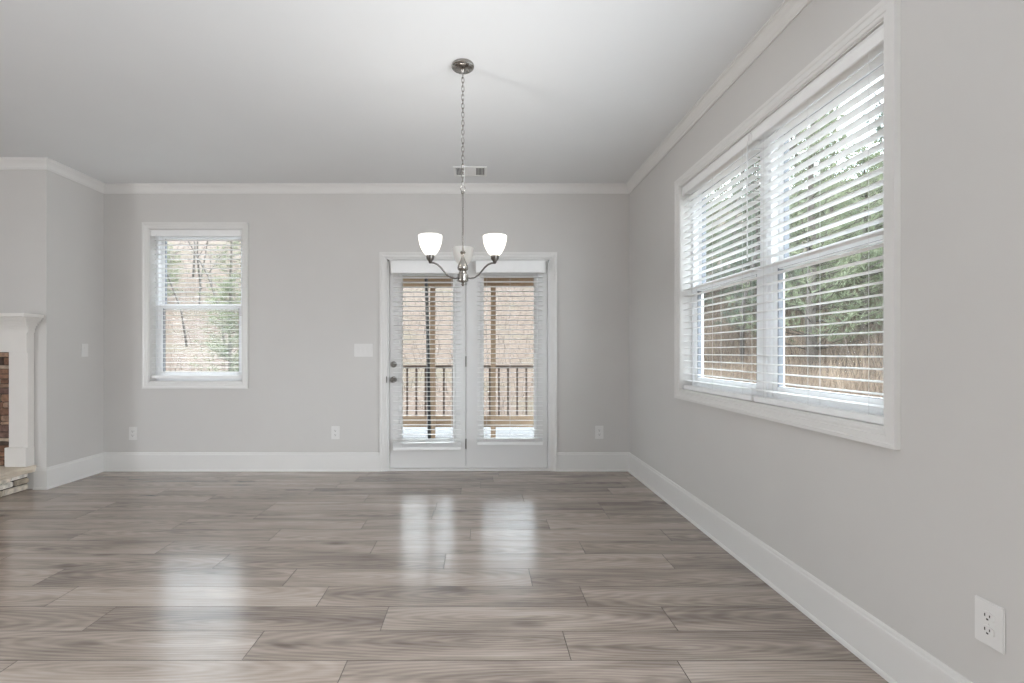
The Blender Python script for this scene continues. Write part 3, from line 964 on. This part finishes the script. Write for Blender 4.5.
HX = -3.728
HB0 = 0.50            # depth of the hearth in front of the chimney breast
he = empty('fireplace_hearth', (HX - 0.9, CY, 0), 0, 'raised stone hearth with a beige slab top at the left edge', 'hearth')
mb = MB()
tn = [(0.62, 0.56, 0.47), (0.72, 0.68, 0.61), (0.50, 0.43, 0.34), (0.66, 0.60, 0.52), (0.56, 0.53, 0.49), (0.78, 0.74, 0.68)]
Pe = lambda u, z, d: (0.9 - 0.03 + d, -u, z)
stones(mb, Pe, 0.004, HB0, 0.0, 0.150, 0.03, tn, 0.042, 0.070, 0.09, 0.26, gap=0.0045)
Pf = lambda u, z, d: (u, -HB0 + 0.03 - d, z)
stones(mb, Pf, -0.88, 0.88, 0.0, 0.150, 0.03, tn, 0.042, 0.070, 0.10, 0.30, gap=0.0045)
mb.t = (0.075, 0.06, 0.048); mb.box(-0.87, 0.872, -HB0 + 0.028, -0.002, 0.0, 0.150)
mb.build('stone_base', M['stone'], he)
mb = MB()
bm = bmesh.new(); bmesh.ops.create_cube(bm, size=1.0)
for v in bm.verts:
    v.co = Vector((v.co.x * 1.90 + 0.0, v.co.y * (HB0 + 0.04) - (HB0 + 0.04) / 2 - 0.001, 0.1755 + v.co.z * 0.049))
bmesh.ops.subdivide_edges(bm, edges=[e for e in bm.edges], cuts=9, use_grid_fill=True)
for v in bm.verts:
    if v.co.y < -0.02 and (v.co.x > 0.94 or v.co.y < -HB0 - 0.03):
        v.co.x += rnd.uniform(-0.010, 0.010); v.co.y += rnd.uniform(-0.010, 0.010); v.co.z += rnd.uniform(-0.004, 0.001)
bm.verts.index_update()
mb.add([v.co.copy() for v in bm.verts], [[v.index for v in f.verts] for f in bm.faces]); bm.free()
mb.build('slab_top', M['slab'], he)

# ------------------------------------------------------------------ porch outside the doors
PX0, PX1, PYR = -1.75, 1.62, 6.92
DKZ = -0.10
mb = MB(); mb.box(PX0, PX1, D + WT + 0.032, 8.0, DKZ - 0.12, DKZ); mb.box(DO[0] - 0.05, DO[1] + 0.05, D + WT, D + WT + 0.032, DKZ - 0.1, 0.0)
structure(mb.build('porch_deck', M['deck']), 'pale porch deck outside the patio doors', 'deck')
mb = MB(); mb.box(PX0 - 0.1, PX1 + 0.05, D + WT + 0.005, PYR + 0.35, 2.46, 2.54)
structure(mb.build('porch_roof', M['porchwood']), 'brown wooden porch ceiling seen at the top of the doors', 'roof')
mb = MB()
mb.box(PX0 - 0.1, PX1 + 0.05, PYR - 0.06, PYR + 0.08, 2.10, 2.46, ch=0.006); mb.box(PX0 - 0.1, PX1 + 0.05, PYR - 0.085, PYR - 0.06, 2.155, 2.195, ch=0.004)
tag(mb.build('porch_beam', M['porchwood']), 'brown wooden beam across the top of the porch', 'beam')
rl = empty('porch_railing', ((PX0 + PX1) / 2, PYR, DKZ), 0, 'dark brown porch railing with thin balusters and a wide bottom board', 'railing')
cxr = (PX0 + PX1) / 2
mb = MB(); mb.box(PX0 - cxr, PX1 - cxr, -0.035, 0.035, 0.90 - DKZ, 0.945 - DKZ, ch=0.004); mb.build('top_rail', M['baluster'], rl)
mb = MB(); mb.box(PX0 - cxr, PX1 - cxr, -0.020, 0.020, 0.045 - DKZ, 0.205 - DKZ, ch=0.004); mb.build('bottom_board', M['porchwood'], rl)
x = -1.060 - 5 * 0.1335
while x < PX1 - 0.05:
    mb = MB(); mb.box(x - cxr - 0.0135, x - cxr + 0.0135, -0.0135, 0.0135, 0.205 - DKZ, 0.90 - DKZ, ch=0.003)
    mb.build('baluster', M['baluster'], rl)
    x += 0.1335
for (xx, lab) in ((-0.680, 'slim brown wooden porch post seen through the left door'), (0.190, 'slim brown wooden porch post seen through the right door')):
    mb = MB(); mb.box(xx - 0.035, xx + 0.035, PYR - 0.115, PYR - 0.045, DKZ, 2.10, ch=0.004)
    o = mb.build('porch_post', M['postwood'], loc=(xx, PYR - 0.08, DKZ)); tag(o, lab, 'post')
mb = MB()
mb.tube([(-0.530, 5.02, DKZ), (-0.552, 5.02, 1.3), (-0.582, 5.02, 2.455)], 0.0185, 10)
tag(mb.build('screen_pole', M['black'], loc=(-0.530, 5.02, DKZ), smooth=True), 'slim black pole standing outside behind the left door glass', 'pole')


# ------------------------------------------------------------------ hillside
def ground_z(x, y):
    ax = max(0.0, x - 3.2); ay = max(0.0, y - 8.6)
    u = (ax ** 3 + ay ** 3) ** (1 / 3)
    h = -0.42 + 0.40 * u * u / (u + 2.2) if u > 0 else -0.42
    return h + 0.12 * math.sin(x * 0.7 + 1.3) * math.cos(y * 0.55) * min(1, u / 4)


mb = MB()
NX, NY = 90, 90
gx = [-45 + 95 * i / NX for i in range(NX + 1)]; gy = [-12 + 72 * j / NY for j in range(NY + 1)]
vs = [(x, y, ground_z(x, y)) for y in gy for x in gx]
fs = [[j * (NX + 1) + i, j * (NX + 1) + i + 1, (j + 1) * (NX + 1) + i + 1, (j + 1) * (NX + 1) + i] for j in range(NY) for i in range(NX)]
mb.add(vs, fs)
structure(mb.build('ground', M['ground'], smooth=True), 'hillside covered in pale brown fallen leaves', 'hillside')


def blades(name, n, gen, m, label, cat):
    mb = MB()
    for _ in range(n):
        x, y, h, w, lean = gen()
        z = ground_z(x, y) - 0.02
        a = rnd.uniform(0, 2 * math.pi); b = rnd.uniform(0, 2 * math.pi)
        dx, dy = math.cos(a) * w, math.sin(a) * w
        lx, ly = math.cos(b) * lean * h, math.sin(b) * lean * h
        mb.add([(x - dx, y - dy, z), (x + dx, y + dy, z), (x + dx * 0.7 + lx * 0.4, y + dy * 0.7 + ly * 0.4, z + h * 0.6), (x - dx * 0.7 + lx * 0.4, y - dy * 0.7 + ly * 0.4, z + h * 0.6), (x + lx, y + ly, z + h)],
               [[0, 1, 2, 3], [3, 2, 4]])
    me = bpy.data.meshes.new(name); me.from_pydata(mb.v, [], mb.f); me.materials.append(m)
    o = bpy.data.objects.new(name, me); COL.objects.link(o)
    return tag(o, label, cat, kind='stuff')


def g_right():
    x = 4.6 + 8.5 * rnd.random() ** 1.3; y = rnd.uniform(4.5, 17)
    p_ = 0.5 + 0.5 * math.sin(x * 1.9 + 1.7 * math.sin(y * 0.8)) * math.cos(y * 1.35 + x * 0.6)
    return x, y, (0.35 + 0.85 * p_) * rnd.uniform(0.6, 1.15), rnd.uniform(0.003, 0.008), rnd.uniform(0.05, 0.45)


blades('dry_grass', 38000, g_right, M['grass'], 'tall tan dry grass on the slope outside the double window', 'dry grass')


def g_back():
    if rnd.random() < 0.5:
        return 5.5 + 8 * rnd.random(), rnd.uniform(6.5, 20), rnd.uniform(0.6, 1.7), rnd.uniform(0.003, 0.007), rnd.uniform(0.1, 0.7)
    x = rnd.uniform(-24, 5); y = 9.5 + 20 * rnd.random()
    return x, y, rnd.uniform(0.2, 0.75), rnd.uniform(0.003, 0.007), rnd.uniform(0.1, 0.8)


blades('brush_undergrowth', 15000, g_back, M['twig'], 'thin brown brush scattered over the leafy slopes', 'undergrowth')


# ---- trees
def pine_mesh(seed, ht, spread, dense, mleaf):
    r_ = random.Random(seed)
    tr = MB(); fo = MB()
    n = 9
    pts = [(0.05 * ht * 0.1 * math.sin(i * 1.3 + seed), 0.05 * ht * 0.1 * math.cos(i * 1.7 + seed), ht * i / n) for i in range(n + 1)]
    tr.tube(pts, [0.017 * ht * (1 - 0.93 * i / n) + 0.006 for i in range(n + 1)], 7)
    z = ht * 0.12
    while z < ht * 0.985:
        f = z / ht
        L0 = spread * (1 - f) ** 0.75 * (0.75 + 0.35 * min(1, f * 4)) + 0.12
        for b in range(r_.choice((4, 5, 6))):
            a = r_.uniform(0, 2 * math.pi); L = L0 * r_.uniform(0.6, 1.1)
            up = r_.uniform(0.0, 0.35) + 0.35 * f
            d = Vector((math.cos(a), math.sin(a), up)).normalized()
            p0 = Vector((0, 0, z)); p1 = p0 + d * L * 0.6; p2 = p0 + d * L + Vector((0, 0, 0.10 * L))
            tr.tube([p0, p1, p2], [0.012 * (1 - f) + 0.005, 0.008, 0.003], 4)
            nt = int(dense * L) + 2
            for t in range(nt):
                s = (0.25 + 0.75 * (t + r_.random()) / nt)
                c = p0.lerp(p2, s) + Vector((r_.gauss(0, 0.09), r_.gauss(0, 0.09), r_.gauss(0.02, 0.06)))
                for q in range(9):
                    v = Vector((r_.gauss(0, 1), r_.gauss(0, 1), r_.gauss(0.35, 0.8))).normalized() + d * 0.6
                    v.normalize(); ln = r_.uniform(0.10, 0.22)
                    sd = v.cross(Vector((r_.gauss(0, 1), r_.gauss(0, 1), r_.gauss(0, 1)))).normalized() * r_.uniform(0.006, 0.013)
                    fo.add([c - sd, c + sd, c + v * ln], [[0, 1, 2]])
        z += ht * 0.042 * r_.uniform(0.8, 1.25)
    return tr, fo


def link_mesh(name, mb, m, parent, smooth=False):
    me = bpy.data.meshes.new(name); me.from_pydata(mb.v, [], mb.f); me.materials.append(m)
    if smooth: me.polygons.foreach_set('use_smooth', [True] * len(me.polygons))
    o = bpy.data.objects.new(name, me); COL.objects.link(o); o.parent = parent
    return o


def make_pine(seed, ht, spread, dense, mleaf, name):
    e = empty(name)
    tr, fo = pine_mesh(seed, ht, spread, dense, mleaf)
    link_mesh('trunk', tr, M['bark'], e, True); link_mesh('crown', fo, mleaf, e)
    return e


def make_bare(seed, ht, name, spread=0.45):
    r_ = random.Random(seed); e = empty(name); tr = MB(); tw = MB()

    def grow(mbx, p, d, L, rad, lev):
        pts = [p]; q = p.copy(); dd = d.copy()
        for i in range(4):
            dd = (dd + Vector((r_.gauss(0, 0.10), r_.gauss(0, 0.10), 0.04))).normalized(); q = q + dd * L / 4; pts.append(q.copy())
        mbx.tube(pts, [rad * (1 - 0.16 * i) for i in range(5)], 6 if lev == 0 else 4)
        if lev < 3:
            for k in range((9, 5, 3)[lev]):
                s = r_.uniform(0.35, 1.0); i = min(3, int(s * 4)); b = pts[i].lerp(pts[i + 1], s * 4 - i if s < 1 else 1)
                a = r_.uniform(0, 6.283)
                nd = (dd * r_.uniform(0.5, 1.1) + Vector((math.cos(a), math.sin(a), r_.uniform(-0.1, 0.4))) * spread * 2).normalized()
                grow(tw, b, nd, L * r_.uniform(0.22, 0.42), max(0.004, rad * 0.38), lev + 1)
    grow(tr, Vector((0, 0, -0.1)), Vector((0, 0, 1)), ht, 0.0062 * ht + 0.006, 0)
    link_mesh('trunk', tr, M['barkgrey'], e, True); link_mesh('branch_crown', tw, M['barkgrey'], e, True)
    return e


protos = {
    'a': make_pine(3, 6.5, 1.9, 7.0, M['needle'], 'pine_tree'),
    'b': make_pine(11, 4.6, 1.5, 8.0, M['needle'], 'pine_tree'),
    'c': make_pine(23, 5.4, 1.3, 9.0, M['needledark'], 'cedar_tree'),
    'd': make_bare(5, 9.0, 'bare_tree'),
    'e': make_bare(9, 6.5, 'bare_tree', 0.5),
}
# kind, x, y, scale, label, group
TR = 'trees on the slope outside the double window'
TB = 'trees on the hillside behind the house'
spots = [
    ('a', 6.7, 9.6, 1.0, None, TR), ('b', 8.6, 10.6, 1.0, None, TR), ('c', 7.4, 12.6, 1.05, None, TR), ('a', 9.8, 13.2, 1.0, None, TR),
    ('c', 8.8, 15.6, 1.1, None, TR), ('b', 11.2, 12.3, 1.2, None, TR), ('a', 11.0, 16.5, 1.1, None, TR), ('c', 6.6, 15.6, 1.05, None, TR), ('b', 8.0, 18.5, 1.4, None, TR),
    ('c', 12.5, 14.6, 1.2, None, TR), ('a', 13.4, 18.6, 1.2, None, TR), ('b', 9.6, 21.0, 1.6, None, TR), ('c', 6.9, 20.5, 1.3, None, TR), ('a', 12.0, 22.5, 1.3, None, TR), ('b', 15.2, 17.0, 1.5, None, TR),
    ('c', 15.0, 21.5, 1.5, None, TR), ('a', 10.2, 9.4, 0.95, None, TR), ('c', 12.6, 10.8, 1.1, None, TR), ('b', 14.2, 12.8, 1.3, None, TR), ('a', 8.4, 24.5, 1.5, None, TR),
    ('d', 6.0, 10.9, 0.9, None, TR), ('d', 9.2, 11.6, 1.0, None, TR), ('e', 7.8, 14.2, 1.2, None, TR), ('d', 11.6, 19.6, 1.2, None, TR),
    ('b', -5.9, 11.2, 0.62, 'young green pine at the right edge of the single window view', TB), ('a', -8.6, 16.4, 0.62, None, TB), ('b', -12.6, 18.4, 0.7, None, TB), ('a', -8.1, 18.2, 0.55, None, TB), ('b', -13.8, 20.5, 0.7, None, TB),
    ('d', -7.4, 13.8, 0.55, None, TB), ('d', -9.0, 14.6, 0.55, None, TB), ('e', -11.0, 18.6, 0.7, None, TB), ('d', -12.8, 21.8, 0.7, None, TB),
    ('e', -8.6, 19.0, 0.8, None, TB), ('d', -14.5, 24.0, 0.8, None, TB), ('e', -10.2, 25.0, 0.9, None, TB),
]
gen = {'a': 'green pine on the slope outside the double window', 'b': 'green pine on the slope outside the double window', 'c': 'dark green cedar on the slope outside the double window',
       'd': 'bare thin tree on the slope outside the double window', 'e': 'bare thin tree on the slope outside the double window'}
genb = {'a': 'green pine on the leafy hillside behind the house', 'b': 'green pine on the leafy hillside behind the house', 'c': 'dark green cedar on the leafy hillside behind the house',
        'd': 'bare thin tree on the leafy hillside behind the house', 'e': 'bare thin tree on the leafy hillside behind the house'}
used = set()
for (k, x, y, s, lab, grp) in spots:
    o = protos[k] if k not in used else copy_tree(protos[k])
    used.add(k)
    o.location = (x, y, ground_z(x, y) - 0.05); o.scale = (s, s, s); o.rotation_euler = (0, 0, rnd.uniform(0, 6.28))
    tag(o, lab or (gen if grp == TR else genb)[k], 'tree', grp)
